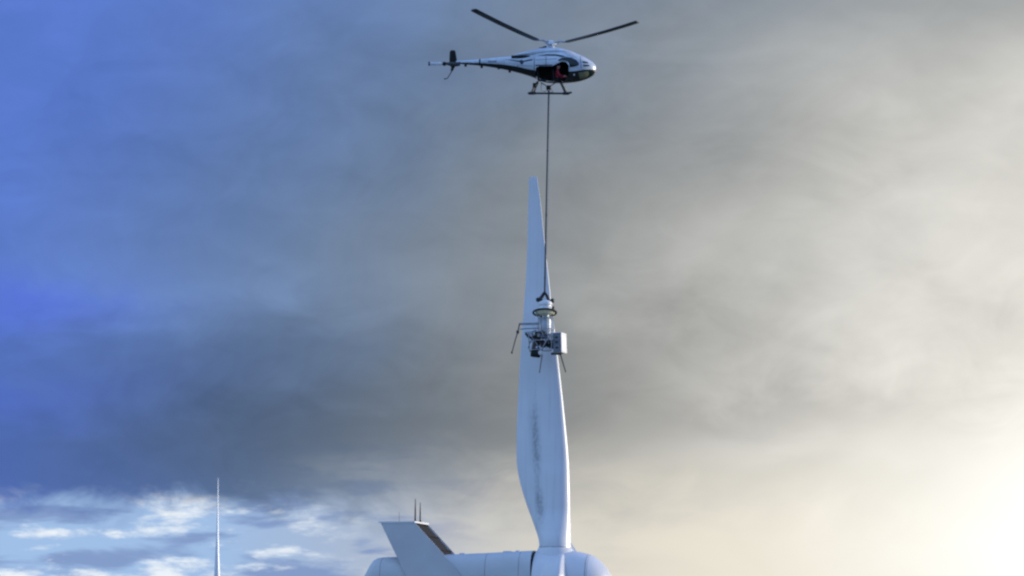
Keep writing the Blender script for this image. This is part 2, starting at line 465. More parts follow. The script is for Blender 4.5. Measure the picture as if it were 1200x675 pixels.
def make_turbine():
    t = empty('wind_turbine')
    # tower of three cans with flanges
    zs = [(0, 1.9), (19, 1.62), (38, 1.36), (HUBZ - 2.1, 1.12)]
    for i in range(3):
        (z0, r0), (z1, r1) = zs[i], zs[i + 1]
        MB().lathe([(r0, z0 + (0.012 if i else -.6)), (r1, z1 - 0.012)], seg=48).build('tower_section', 'tower', t)
        MB().lathe([(r1 - .02, z1 - 0.05), (r1 + .014, z1 - .05), (r1 + .014, z1 + .05), (r1 - .02, z1 + .05)], seg=48).build('flange', 'tower', t)
    d = MB().box((0, -1.9, 1.5), (0.9, 0.12, 2.1), bev=.03).build('door', 'dark', t)
    MB().box((0.33, -1.98, 1.5), (0.05, 0.06, 0.22), bev=.01).build('handle', 'steel', d)
    MB().lathe([(1.2, HUBZ - 2.12), (1.3, HUBZ - 1.95), (1.3, HUBZ - 1.55)], seg=40).build('yaw_ring', 'dark', t)
    # nacelle: a dark core with shell panels over it, joints left open
    B = HUBZ - 1.75
    prof = [(tx(424), tz(690), HUBZ - .4, .75), (tx(426), tz(684), HUBZ - 1.0, 1.05), (tx(431), tz(672), B + .15, 1.4), (tx(437), tz(661), B, 1.55), (tx(441), tz(655.6), B, 1.62), (tx(445), tz(653.4), B, 1.65),
            (tx(452), tz(652.6), B, 1.66), (tx(520), tz(650), B, 1.68), (tx(575), tz(648), B, 1.70), (tx(614), tz(646.2), B, 1.72), (tx(628), tz(645.6), B, 1.72)]
    def at(x):
        xs = [p[0] for p in prof]
        return tuple(interp(x, xs, [p[j] for p in prof]) for j in (1, 2, 3))
    core = [nac_ring(x, a - .05, b + .05, w - .05) for x, a, b, w in prof]
    nac = MB().loft(core).build('nacelle', 'dark', t)
    cuts = [tx(424), tx(452), tx(520), tx(575), tx(614), tx(627.8)]
    for i in range(5):
        x0, x1 = cuts[i] + (.011 if i else 0), cuts[i + 1] - .011
        xs = [x0] + [p[0] for p in prof if x0 + .02 < p[0] < x1 - .02] + [x1]
        rr = [nac_ring(x, *at(x)) for x in xs]
        inn = lambda r: [(p[0], p[1] * .968, HUBZ + (p[2] - HUBZ) * .968) for p in r]
        MB().loft([inn(rr[0])] + rr + [inn(rr[-1])] if i else rr + [inn(rr[-1])], i == 0, False).build('panel', 'white', nac, smooth=30)
    for px, s_ in ((594, .5), (541, .35), (606, .22)):           # roof hatches and lifting eyes
        MB().box((tx(px), 0.4, at(tx(px))[0] + .02), (s_, .5, .10), bev=.03).build('roof_hatch', 'white', nac)
    # cooler: two swept side plates with a radiator between them, hung over the rear of the nacelle
    ck = empty('cooler'); ck.parent = t
    def plate_poly(): return [(x + .33, z) for x, z in ((tx(447), tz(613)), (tx(487), tz(613)), (tx(521), tz(650)), (tx(543), tz(677)), (tx(556), tz(694)), (tx(487), tz(694)), (tx(466), tz(652)))]
    pl = plate_poly()
    for s_ in (-1, 1):
        y0, y1 = (s_ * 1.74, s_ * 1.80)
        if s_ > 0: y0, y1 = 1.74, 1.80
        MB().prism(pl, y0, y1).build('side_plate', 'white', ck, smooth=0)
    fx0, fz0, fx1, fz1 = tx(487) + .33, tz(613), tx(521) + .33, tz(650)
    bx0, bx1 = tx(447) + .33, tx(466) + .33
    # radiator core set back from the front edge, header, dark slats
    MB().prism([(bx0 + .25, fz0 - .06), (fx0 - .07, fz0 - .06), (fx1 - .07, fz1 - .1), (bx1 + .25, fz1 - .1)], -1.735, 1.735).build('radiator', 'radiator', ck, smooth=0)
    for k in range(2):
        f = (.42, .86)[k]
        x, z = fx0 + (fx1 - fx0) * f - .06, fz0 + (fz1 - fz0) * f
        MB().box((x, 0, z), (.05, 3.46, .05)).build('slat', 'radiator', ck, smooth=0)
    MB().prism([(bx0 - .16, fz0 + .0), (bx0 - .10, fz0 + .07), (fx0 + .03, fz0 + .07), (fx0 + .03, fz0 - .02), (bx0, fz0 - .02)], -1.83, 1.83).build('top_cap', 'boxwhite', ck, smooth=0)
    for px, py, yy, r in ((487.3 + 4.6, 585, -1.2, .066), (492.3 + .8, 588.5, -.2, .062), (466.5 - 2.3, 598, .6, .022)):
        o = MB().tube([(tx(px) - abs(yy) * 0, yy, tz(612)), (tx(px), yy, tz(py + 12)), (tx(px), yy, tz(py))], [r, r * .8, r * .4], 8).build('sensor_mast', 'darksteel', ck)
        if r > .03: MB().lathe([(.0, 0), (.075, .02), (.075, .10), (0, .12)], (tx(px), yy, tz(612) + .02), 12).build('mast_foot', 'darksteel', o)
    # spinner
    rot = empty('rotor'); rot.parent = t
    sp = [(tx(628.9), 1.82), (tx(630), 1.93), (tx(640), 2.0), (tx(652), 2.0), (tx(668), 1.96), (tx(680), 1.88), (tx(689.6), 1.76)]
    MB().lathe([(r, x) for x, r in sp], (0, 0, HUBZ), 64, RX).build('spinner', 'hub', rot, smooth=35)
    noseprof = [(tx(690.2), 1.755), (tx(696), 1.62), (tx(702), 1.40), (tx(707), 1.16), (tx(711), .9), (tx(714.5), .58), (tx(716.6), .28), (tx(717.3), .02)]
    MB().lathe([(r, x) for x, r in noseprof], (0, 0, HUBZ), 64, RX).build('nose_cone', 'hub', rot, smooth=50)
    MB().lathe([(1.70, tx(688)), (1.72, tx(692))], (0, 0, HUBZ), 48, RX).build('joint_ring', 'dark', rot)
    MB().lathe([(1.6, tx(626)), (1.74, tx(626.2)), (1.80, tx(631)), (1.6, tx(631))], (0, 0, HUBZ), 48, RX).build('joint_ring', 'slate', rot)
    def sprad(x): return interp(x, [p[0] for p in sp], [p[1] for p in sp])
    cuff = None
    for k in range(3):
        if cuff is None:
            rr_ = []; n_ = 16
            for i in range(n_ + 1):
                f = i / n_; z = (685 - (650.0 + f * 44)) / 20; h = .75 * min(1, f * 1.6) ** .8
                row = []
                for px, hh in ((638 + 20 * (1 - f) ** 3, -.12), (638 + 20 * (1 - f) ** 3, .004), (650 + 10 * (1 - f) ** 2, h * .55), (659, h * .93), (662.5 + 2 * f, h), (664 + 2 * f, h * .9), (664.4 + 2 * f + 8.5 * f ** .8, .005), (664.4 + 2 * f + 8.5 * f ** .8, -.12)):
                    r_ = sprad(tx(px)); y = math.sqrt(max(.01, r_ * r_ - z * z)); k_ = (r_ + hh) / r_
                    row.append((tx(px), -y * k_, z * k_ if i else z))
                rr_.append(row)
            c = MB().loft(rr_).build('blade_cuff', 'hub', rot, smooth=50); cuff = c.data
        else:
            c = bpy.data.objects.new('blade_cuff', cuff); S.collection.objects.link(c); c.parent = rot
        c.matrix_local = Matrix.Translation((0, 0, HUBZ)) @ Matrix.Rotation(R(-120 * k), 4, 'X')
    bm0 = cm0 = gm0 = None
    for k in range(3):
        M_ = Matrix.Translation((HUBX, 0, HUBZ)) @ Matrix.Rotation(R(-120 * k), 4, 'X')
        if bm0 is None:
            b = blade_mesh_builder.build('blade', 'blade', rot, smooth=50); bm0 = b.data
            cx_ = (650.5 - 650) / K
            co = MB().lathe([(1.22, 1.35), (1.14, 1.70), (1.06, 1.95), (.99, 2.08), (.955, 2.14), (.945, 2.17)], (cx_, 0, 0), 48).build('root_collar', 'hub', b); cm0 = co.data
            ga = MB().lathe([(.90, 2.14), (.955, 2.14), (.955, 2.20), (.90, 2.20)], (cx_, 0, 0), 48).build('root_seal', 'steel', b); gm0 = ga.data
        else:
            b = bpy.data.objects.new('blade', bm0); S.collection.objects.link(b); b.parent = rot
            for nm, me in (('root_collar', cm0), ('root_seal', gm0)):
                c = bpy.data.objects.new(nm, me); S.collection.objects.link(c); c.parent = b
        b.matrix_local = M_
    return t

turb = make_turbine()
Rz = Matrix.Rotation(YAW, 3, 'Z'); off = Rz @ Vector((HUBX, 0, 0))
turb.location = (hubw.x - off.x, hubw.y - off.y, 0); turb.rotation_euler = (0, 0, YAW)
tag(turb, 'large pale wind turbine with upright blade and swept cooler fin on its nacelle', 'wind turbine', 'wind turbines')
far = copy_tree(turb)
FD = 26.2 * FPX / 166.0
fy = R(-83)
fx_ = (256.0 - 600) / FPX * FD
off = Matrix.Rotation(fy, 3, 'Z') @ Vector((HUBX, 0, 0))
far.location = (fx_ - off.x, CAM.y + FD - off.y, 0); far.rotation_euler = (0, 0, fy)
far['label'] = 'slender upright blade tip of a distant white wind turbine before the bright low clouds'

# ------------------------------------------------------------------ helicopter
HY = -2.4
hl = empty('helicopter', P(640, 110.5, HY), (R(12.0), R(1.0), R(-3)))
tag(hl, 'silver and black helicopter hovering above the blade with a load line below', 'helicopter')
HR = hl.rotation_euler.to_matrix()
u = lambda px: (px - 640) / 20.0
w = lambda py: (110.5 - py) / 20.0
FS = [  # px, top, bottom, half width
    (534, 72.0, 75.4, .09), (545, 71.4, 76.2, .12), (562, 69.8, 77.6, .18), (580, 68.0, 80.0, .25), (596, 66.6, 83.0, .36), (606, 65.6, 85.4, .48), (616, 64.2, 88.2, .64),
    (626, 61.8, 91.6, .80), (634, 59.6, 95.4, .90), (642, 58.4, 97.2, .94), (652, 58.2, 97.6, .95), (662, 59.2, 97.4, .94), (670, 61.0, 96.8, .90), (678, 63.6, 95.6, .82),
    (685, 66.8, 93.6, .70), (691, 70.4, 91.0, .54), (695, 73.2, 88.4, .38), (697.4, 75.8, 85.6, .22), (698.4, 78.4, 82.6, .08)]
fpx = [s[0] for s in FS]
def fpar(x):
    px = x * 20 + 640
    px = max(fpx[0], min(fpx[-1], px))
    return tuple(smooth_interp(px, fpx, [s[j] for s in FS]) for j in (1, 2, 3))
def fring(x, n=48, e=2.5):
    a, b, hw = fpar(x); top, bot = w(a), w(b); zc, h = (top + bot) / 2, (top - bot) / 2; r = []
    for k in range(n):
        q = 2 * math.pi * k / n; ca, sa = math.cos(q), math.sin(q)
        r.append((x, hw * math.copysign(abs(ca) ** (2 / e), ca), zc + h * math.copysign(abs(sa) ** (2 / e), sa)))
    return r
def fy_(x, z, e=2.5):
    a, b, hw = fpar(x); top, bot = w(a), w(b); zc, h = (top + bot) / 2, (top - bot) / 2
    q = min(.999, abs((z - zc) / h)); return hw * (1 - q ** e) ** (1 / e)
xs = [u(534 + (690 - 534) * k / 60) for k in range(61)] + [u(p) for p in (691.5, 693, 694.5, 696, 697, 697.8, 698.4)]
hull = MB().loft([fring(x) for x in xs]).build('fuselage', 'heli', hl, smooth=60)
# open cabin doorway cut through the starboard side
door = [(628.5, 79.5), (633, 77.6), (648, 77.4), (653, 74.6), (659, 71.8), (664, 72.6), (667, 77), (667, 86), (664, 93), (660, 95.6), (630, 95.4), (627.6, 90)]
dp = [(u(a), w(b)) for a, b in door]
cut = MB().prism(dp, -1.6, 0.55).build('cutter', 'cabin', hl, smooth=0)
bpy.context.view_layer.update()
hull.data.materials.append(MT['cabin'])
md = hull.modifiers.new('cut', 'BOOLEAN'); md.operation = 'DIFFERENCE'; md.object = cut; md.solver = 'EXACT'
md.material_mode = 'TRANSFER'
dg = bpy.context.evaluated_depsgraph_get(); newme = bpy.data.meshes.new_from_object(hull.evaluated_get(dg)); hull.modifiers.clear(); hull.data = newme
bpy.data.objects.remove(cut)


def panel(name, poly, material, parent, offset=.012, side=-1, step=.12):
    """a skin patch following the hull, outline given in photo pixels"""
    bm = bmesh.new()
    f = bm.faces.new([bm.verts.new((u(a), 0, w(b))) for a, b in poly])
    x0 = min(v.co.x for v in bm.verts); x1 = max(v.co.x for v in bm.verts); z0 = min(v.co.z for v in bm.verts); z1 = max(v.co.z for v in bm.verts)
    def cuts(a, b): n = int((b - a) / step); return [a + step * (k + .5) for k in range(n + 1) if a + step * (k + .5) < b - .01]
    for c in cuts(x0, x1): bmesh.ops.bisect_plane(bm, geom=bm.verts[:] + bm.edges[:] + bm.faces[:], plane_co=(c, 0, 0), plane_no=(1, 0, 0))
    for c in cuts(z0, z1): bmesh.ops.bisect_plane(bm, geom=bm.verts[:] + bm.edges[:] + bm.faces[:], plane_co=(0, 0, c), plane_no=(0, 0, 1))
    for v in bm.verts: v.co.y = side * (fy_(v.co.x, v.co.z) + offset)
    r = bmesh.ops.extrude_face_region(bm, geom=bm.faces[:])
    for g in r['geom']:
        if isinstance(g, bmesh.types.BMVert): g.co.y -= side * (offset + .012)
    bmesh.ops.recalc_face_normals(bm, faces=bm.faces)
    me = bpy.data.meshes.new(name); bm.to_mesh(me); bm.free(); me.materials.append(MT[material])
    me.polygons.foreach_set('use_smooth', [True] * len(me.polygons)); me.set_sharp_from_angle(angle=R(35))
    o = bpy.data.objects.new(name, me); S.collection.objects.link(o); o.parent = parent
    return o

for sd in (-1, 1):
    panel('windscreen', [(654, 70.4), (659, 67.6), (664, 66.9), (670, 67.6), (675.6, 70.4), (678.8, 74.0), (678.4, 76.4), (674, 78.0), (668, 78.8), (667.4, 74.4), (664.6, 71.8), (659, 70.9), (656, 71.8)], 'glass', hl, side=sd)
    panel('nose_window', [(682.5, 71.6), (687.5, 72.2), (690.2, 74), (683.4, 73.6)], 'glass', hl, side=sd, step=.08)
    panel('nose_window', [(683.4, 75.6), (689.6, 75.8), (691.8, 77.4), (684, 77.6)], 'glass', hl, side=sd, step=.08)
    panel('chin_window', [(690.2, 82.2), (696.4, 81.6), (696.2, 84.4), (692, 88.4), (690, 87)], 'glass', hl, side=sd, step=.08)
    panel('roof_window', [(630, 65.6), (641, 63.6), (652, 63.6), (660, 65.2), (663, 66.6), (658, 66.9), (652, 65.6), (641, 65.4)], 'glass', hl, side=sd, step=.1)
    # belly locker doors, doorstep light, painted flash and registration marks
    panel('locker_door', [(607, 77), (624, 78), (624, 86.4), (613, 84)], 'heli', hl, side=sd, offset=.02)
    panel('emblem', [(592, 69.8), (604, 70.6), (608.6, 71.2), (610.4, 70.4), (612, 70.2), (613.4, 71.4), (622, 69.6), (625.4, 69.8), (624, 71.0), (614, 73.0), (613.4, 74.6), (611.6, 76.2), (610, 74.6), (609, 72.8), (600, 71.4)], 'ink', hl, side=sd, offset=.008, step=.08)
    for k in range(5):
        x = 572.2 + k * 2.0
        panel('registration_mark', [(x, 71.6 + .05 * k), (x + 1.2, 71.5), (x + 1.2, 73.6), (x, 73.8)], 'ink', hl, side=sd, offset=.006, step=.2)
panel('chin_reflection_panel', [(678, 85), (689.4, 83), (690.8, 86.6), (688, 90), (680, 92.8)], 'olive', hl, offset=.012)  # chin bubble, its olive tone painting in a yellowish reflection
panel('lower_door', [(667.6, 84), (672, 83), (675, 84), (673.6, 90), (668, 93.6)], 'heli', hl, offset=.02)
panel('navigation_light', [(672.5, 86.4), (674.2, 86.2), (674, 88.6), (672.4, 88.6)], 'rotorwhite', hl, offset=.05, step=.1)
for poly in ([(626.2, 68), (626.9, 68), (626.9, 91), (626.2, 91)], [(606, 76.6), (624.6, 77.6), (624.6, 78.0), (606, 77.0)], [(606, 76.6), (606.5, 76.6), (606.9, 84.6), (606.4, 84.6)],
             [(679.8, 66), (680.4, 66.2), (681.6, 80), (681.0, 80)], [(628, 70.4), (653, 68.8), (653, 69.2), (628, 70.8)], [(640, 66), (640.5, 66), (640.5, 77), (640, 77)], [(628, 76.2), (648, 75.8), (648, 77), (628, 77.6)]):
    panel('shut_line', poly, 'ink', hl, offset=.006)
# boom joint band
MB().loft([[(p[0], p[1] * 1.06, w(73.7) + (p[2] - w(73.7)) * 1.06) for p in fring(x)] for x in (u(561), u(562.6))]).build('boom_band', 'fin', hl)
# engine cowl on the roof, with a dark gap and an exhaust below it
def cring(px, top, bot, hw):
    zc, h = (w(top) + w(bot)) / 2, (w(bot) - w(top)) / -2
    return [(u(px), hw * math.copysign(abs(math.cos(q)) ** .8, math.cos(q)), zc + h * math.copysign(abs(math.sin(q)) ** .8, math.sin(q))) for q in [2 * math.pi * k / 36 for k in range(36)]]
MB().loft([cring(*a) for a in ((601, 64.6, 65.4, .10), (606, 63.0, 65.8, .24), (614, 61.0, 65.9, .40), (624, 58.8, 65.6, .54), (634, 56.8, 65, .62), (643, 55.6, 64.8, .66), (652, 55.8, 64.6, .64), (660, 57.2, 64, .56), (668, 59.4, 63.4, .40), (675, 62.2, 63.8, .16))]).build('engine_cowl', 'heli', hl, smooth=60)
MB().tube([(u(628), -.52, w(67.0)), (u(612), -.42, w(67.0)), (u(599.5), -.30, w(66.9))], [.07, .10, .08], 10).build('exhaust_pipe', 'fin', hl)
MB().tube([(u(628), .52, w(67.0)), (u(612), .42, w(67.0)), (u(599.5), .30, w(66.9))], [.07, .10, .08], 10).build('exhaust_pipe', 'fin', hl)
# rotor head
hub = MB().lathe([(.28, w(56.4)), (.22, w(54)), (.14, w(52.6)), (.14, w(51))], (u(645), 0, 0), 24).build('rotor_mast', 'heli', hl)
MB().lathe([(.0, w(52.6)), (.34, w(52.2)), (.36, w(51.2)), (.20, w(50)), (.18, w(48.6)), (.10, w(47.6)), (0, w(47.4))], (u(645), 0, 0), 24).build('rotor_head', 'rotorwhite', hub)
H0 = Vector((u(645), 0, w(51)))
Ri = HR.inverted()
tips = [Vector((-4.52, -2.75, 1.30)), Vector((5.02, -2.0, .75)), Vector((-.35, 5.3, .85))]
for tip in tips:
    d = (Ri @ tip); L = d.length; d.normalize()
    side_ = d.cross(Vector((0, 0, 1))).normalized(); nrm = side_.cross(d)
    pitch = R(-9 if tip.x < 0 else 9); cd = side_ * math.cos(pitch) + nrm * math.sin(pitch); td = cd.cross(d)
    rr = []
    for s_, ch in ((.85, .14), (1.0, .46), (1.1, .58), (2.2, .63), (3.5, .65), (4.6, .67), (L - .06, .67), (L, .48)):
        droop = -0.0 + .010 * (s_ - 1) ** 2
        c0 = H0 + d * s_ + Vector((0, 0, droop - .13))
        rr.append([c0 + cd * (x * ch) + td * (y * ch) for x, y in ((-.5, 0), (-.3, .05), (.1, .09), (.4, .07), (.5, 0), (.4, -.06), (.1, -.08), (-.3, -.05))])
    b = MB().loft(rr).build('rotor_blade', 'rotor', hl)
    MB().tube([H0 + d * .1, H0 + d * .55, H0 + d * .95 + Vector((0, 0, -.12))], [.085, .07, .05], 10).build('blade_grip', 'steel', b)
    MB().loft([[p + (p - sum(r_, Vector()) / 8) * .04 for p in r_] for r_ in ([q for q in rr[-3]], rr[-2])]).build('tip_cover', 'rubber', b) if False else None
    MB().tube([H0 + d * .5 - side_ * .18 - Vector((0, 0, .05)), H0 + Vector((0, 0, -.28)) - side_ * .2 + d * .15], .025, 8).build('pitch_link', 'steel', b)
# tail: fin, tailplane, tail rotor, skid, antennas
MB().loft([[(u(a), y, w(c)) for a, y in ((l, 0), (l + (r - l) * .3, -t_), (r, 0), (l + (r - l) * .3, t_))] for c, l, r, t_ in ((78.6, 526.6, 536, .07), (76, 526.2, 535.6, .08), (70, 525.8, 534.6, .075), (62, 526.2, 533.2, .06), (60.2, 526.8, 532.6, .04), (59.6, 528, 532, .02))]).build('tail_fin', 'fin', hl, smooth=30)
MB().loft([[(u(a), y, w(c)) for a, y in ((l, 0), (l + (r - l) * .3, -.05), (r, 0), (l + (r - l) * .3, .05))] for c, l, r in ((77, 528, 533.5), (82, 527.4, 531), (84, 527.2, 530))]).build('ventral_fin', 'heli', hl, smooth=30)
tpz = w(74.4)
MB().loft([[(u(546) - .0 + a, y, tpz + b_) for a, b_ in ((0, 0), (.14, .03), (.42, .02), (.5, 0), (.42, -.03), (.14, -.04))] for y in (-1.15, -.4, .4, 1.15)]).build('tailplane', 'heli', hl, smooth=30)
tr = MB().lathe([(0, -.42), (.11, -.40), (.13, -.26), (.08, -.1), (.06, .02), (0, .04)], (u(520.5), -.06, w(75.6)), 16, Matrix.Rotation(R(90), 3, 'X').inverted()).build('tail_gearbox', 'fin', hl)
MB().tube([(u(535), 0, w(74.2)), (u(526), 0, w(75)), (u(520), 0, w(75.6))], [.09, .08, .07], 12).build('tail_stinger', 'fin', hl)
for sg in (-1, 1):
    rr = []
    for s_, ch in ((.12, .07), (.22, .20), (.6, .21), (.90, .20), (.94, .12)):
        rr.append([(u(520.5) + sg * s_ , -.40 + y * .05, w(75.6) + sg * (-.0) * s_ + x * ch) for x, y in ((-.5, 0), (-.2, .5), (.3, .5), (.5, 0), (.3, -.5), (-.2, -.5))])
    tb = MB().loft(rr).build('tail_rotor_blade', 'rotorwhite' if sg < 0 else 'rotor', hl)
    MB().box((u(520.5) + sg * .885, -.40, w(75.6)), (.085, .075, .24)).build('tip_band', 'ink', tb)
MB().tube([(u(529.5), 0, w(83)), (u(526.5), 0, w(88)), (u(523.6), 0, w(92.6)), (u(519.6), 0, w(93.4))], [.03, .028, .028, .035], 8).build('tail_skid', 'darksteel', hl)
for px, py, l in ((537, 76, .14), (545, 77, .13), (564, 78.4, .14), (597, 83.4, .14), (584, 80.4, .10)):
    MB().loft([[(u(px) - a, s_ * .012, w(py) + .04 - z) for a, s_ in ((-.07, -1), (.07, -1), (.07, 1), (-.07, 1))] for z in (0, l)]).build('antenna', 'fin', hl)
# landing skids
for sd in (-1, 1):
    y = sd * 1.08
    sk = MB().tube([(u(619.5), y, .06), (u(622), y, .055), (u(660), y, .055), (u(666.5), y, .06), (u(669.5), y, .13)], .052, 12).build('skid', 'darksteel', hl)
    for a, b_ in ((630, 623.8), (657, 663.4)):
        MB().tube([(u(a), sd * .5, w(96.4)), (u(a + (b_ - a) * .35), sd * .86, w(100)), (u(b_), y, .07)], [.06, .06, .06], 10).build('skid_leg', 'darksteel', sk)
        MB().lathe([(.0, -.16), (.085, -.15), (.085, .15), (0, .16)], (u(b_), y, .06), 12, RX).build('leg_saddle', 'rubber', sk)
    if sd < 0: MB().box((u(627), sd * .90, w(100.4)), (.20, .12, .32), bev=.03).build('step', 'cabin', sk)
for a in (630, 657):
    MB().tube([(u(a), -.52, w(96.2)), (u(a), .52, w(96.2))], .055, 10).build('cross_tube', 'darksteel', hl)
# cargo swing frame and hook
hk = MB().box((u(643), 0, w(102.6)), (.30, .22, .26), bev=.05).build('cargo_hook', 'rubber', hl)
for a, y in ((634, -.42), (634, .42), (651, -.42), (651, .42)):
    MB().tube([(u(a), y, w(97)), (u(643), 0, w(102))], .022, 8).build('swing_frame_bar', 'darksteel', hk)
MB().tube([(u(634.6), -.36, w(98)), (u(634.6), -.36, w(106)), (u(639), -.2, w(107.4)), (u(642), 0, w(104))], .018, 8).build('swing_frame_bar', 'darksteel', hk)
MB().tube([(u(645), 0, w(103)), (u(648.4), -.15, w(107.8)), (u(641), -.1, w(108.6))], .018, 8).build('swing_frame_bar', 'darksteel', hk)
MB().tube([(u(643) + .09 * math.cos(q), 0, w(104.6) + .1 * math.sin(q)) for q in [2 * math.pi * k / 14 for k in range(14)]], .028, 8, True).build('hook_ring', 'steel', hk)
# seats in the open cabin, pilot
for x in (u(636), u(654.5)):
    st = empty('seat'); st.parent = hl
    MB().box((x, -.40, w(94.2)), (.46, .46, .14), bev=.04).build('cushion', 'trousers', st)
    MB().box((x - .27, -.40, w(88)), (.12, .46, .70), Matrix.Rotation(R(-8), 3, 'Y'), .04).build('backrest', 'trousers', st)
hw_ = hl.matrix_world
bpy.context.view_layer.update(); hw_ = hl.matrix_world.copy()

# pilot: one skinned body, leaning to the open doorway
def person():
    J = [('pel', (0, 0, 0), .15), ('sp1', (.01, -.06, .18), .145), ('sp2', (.03, -.15, .36), .165), ('nk', (.06, -.23, .52), .065), ('hd0', (.08, -.26, .62), .085), ('hd1', (.095, -.28, .72), .10), ('hd2', (.09, -.29, .80), .075),
         ('rs', (.02, -.33, .43), .075), ('re', (.16, -.44, .20), .055), ('rw', (.36, -.36, .14), .038), ('rh', (.45, -.33, .15), .040),
         ('ls', (.05, .05, .45), .075), ('le', (.20, .08, .20), .055), ('lw', (.42, .02, .14), .038), ('lh', (.51, 0, .15), .040),
         ('rp', (.06, -.12, -.02), .11), ('rk', (.44, -.14, .10), .075), ('ra', (.70, -.12, -.10), .05), ('rf', (.84, -.11, -.07), .04),
         ('lp', (.06, .12, -.02), .11), ('lk', (.44, .12, .10), .075), ('la', (.70, .12, -.10), .05), ('lf', (.84, .12, -.07), .04)]
    E = [('pel', 'sp1'), ('sp1', 'sp2'), ('sp2', 'nk'), ('nk', 'hd0'), ('hd0', 'hd1'), ('hd1', 'hd2'), ('sp2', 'rs'), ('rs', 're'), ('re', 'rw'), ('rw', 'rh'), ('sp2', 'ls'), ('ls', 'le'), ('le', 'lw'), ('lw', 'lh'),
         ('pel', 'rp'), ('rp', 'rk'), ('rk', 'ra'), ('ra', 'rf'), ('pel', 'lp'), ('lp', 'lk'), ('lk', 'la'), ('la', 'lf')]
    nm = [j[0] for j in J]; V = [Vector(j[1]) for j in J]; r = [j[2] for j in J]; E = [(nm.index(a), nm.index(b)) for a, b in E]
    for h, s_ in (('rh', -1), ('lh', 1)):                       # five short fingers on each hand, curled down round the stick
        base = V[nm.index(h)]
        for k in range(5):
            dy = (-.032, -.011, .011, .032, -s_ * .05)[k]; ln = (.075, .09, .085, .065, .05)[k]
            a = len(V); V += [base + Vector((.035 if k < 4 else .0, dy, 0)), base + Vector((.035 + ln * .6, dy * 1.2, -.01)), base + Vector((.035 + ln * .7, dy * 1.15, -.05))]
            r += [.011, .0095, .008]; E += [(nm.index(h), a), (a, a + 1), (a + 1, a + 2)]
    # nose and ears
    hd = V[nm.index('hd1')]
    for d_, rr_ in (((.115, -.01, -.03), .016), ((0, -.105, -.02), .02), ((0, .10, -.02), .02)):
        a = len(V); V.append(hd + Vector(d_)); r.append(rr_); E.append((nm.index('hd1'), a))
    me = bpy.data.meshes.new('person'); me.from_pydata([tuple(v) for v in V], E, [])
    o = bpy.data.objects.new('person', me); S.collection.objects.link(o)
    sk = o.modifiers.new('skin', 'SKIN'); sk.use_smooth_shade = True
    for i, v in enumerate(me.skin_vertices[0].data): v.radius = (r[i], r[i]); v.use_root = (i == 0)
    sb = o.modifiers.new('sub', 'SUBSURF'); sb.levels = sb.render_levels = 2
    d = bpy.context.evaluated_depsgraph_get(); m2 = bpy.data.meshes.new_from_object(o.evaluated_get(d)); o.modifiers.clear(); o.data = m2
    for k in ('jacket', 'skin', 'trousers'): m2.materials.append(MT[k])
    for p in m2.polygons:
        c = p.center; p.use_smooth = True
        hand = c.x > .40 and c.z > .085 and (c.x - .46) ** 2 + (c.z - .14) ** 2 < .02 and (abs(c.y + .33) < .12 or abs(c.y) < .1)
        p.material_index = 1 if (c.z > .545 or hand) else (2 if c.z < .06 else 0)
    return o
pil = person()
tag(pil, 'person in dark red jacket sitting in the open doorway of the helicopter', 'person')
PL = Matrix.Translation((u(653), -.44, w(92.0)))
pil.matrix_world = hw_ @ PL
def pchild(mb, name, material):
    o = mb.build(name, material, pil, smooth=60); return o
capp = [(.0, .115), (.05, .108), (.085, .08), (.108, .035), (.115, -.02)]
pchild(MB().lathe([(max(r_, .002), z) for r_, z in capp], (.085, -.285, .765), 20, Matrix.Rotation(R(8), 3, 'X')), 'hair', 'trousers')
for s_ in (-1, 1): pchild(MB().lathe([(.002, -.012), (.012, 0), (.002, .012)], (.185, -.285 + s_ * .035, .735), 8), 'eye', 'cabin')
pchild(MB().box((.19, -.283, .655), (.02, .05, .012), bev=.004), 'mouth', 'jacket')

# ------------------------------------------------------------------ load line
hook = hw_ @ Vector((u(643), 0, w(106.2)))
topR = P(638.2, 342.5, HY)
hang = [hook.lerp(topR, k / 60) for k in range(61)]
ll = empty('load_line', topR)
tag(ll, 'long thin dark load line hanging from the helicopter down to the spraying rig', 'cable')
MB().tube([p - topR for p in hang], .044, 8).build('steel_rope', 'rope', ll)
hel = []
for k in range(61):
    f = k / 60; p = hook.lerp(topR, f) - topR
    hel.append(p + Vector((.055 + .035 * math.sin(math.pi * min(1, f * 1.1)), -.02, 0)))
MB().tube(hel, .016, 6).build('supply_hose', 'hose', ll)
for f in (.3, .62, .93):
    p = hook.lerp(topR, f) - topR
    MB().lathe([(.03, -.06), (.05, -.05), (.05, .05), (.03, .06)], p, 10).build('line_clamp', 'rubber', ll)

# ------------------------------------------------------------------ spraying rig hanging in front of the blade
O = P(638, 419, HY)
rg = empty('spraying_rig', O)
tag(rg, 'hanging spraying rig with hoop, tank and white box in front of the blade', 'spraying rig')
a_ = lambda px: (px - 638) / 20.15
b_ = lambda py: (419 - py) / 20.15
V3 = lambda px, py, y=0.0: (a_(px), y, b_(py))
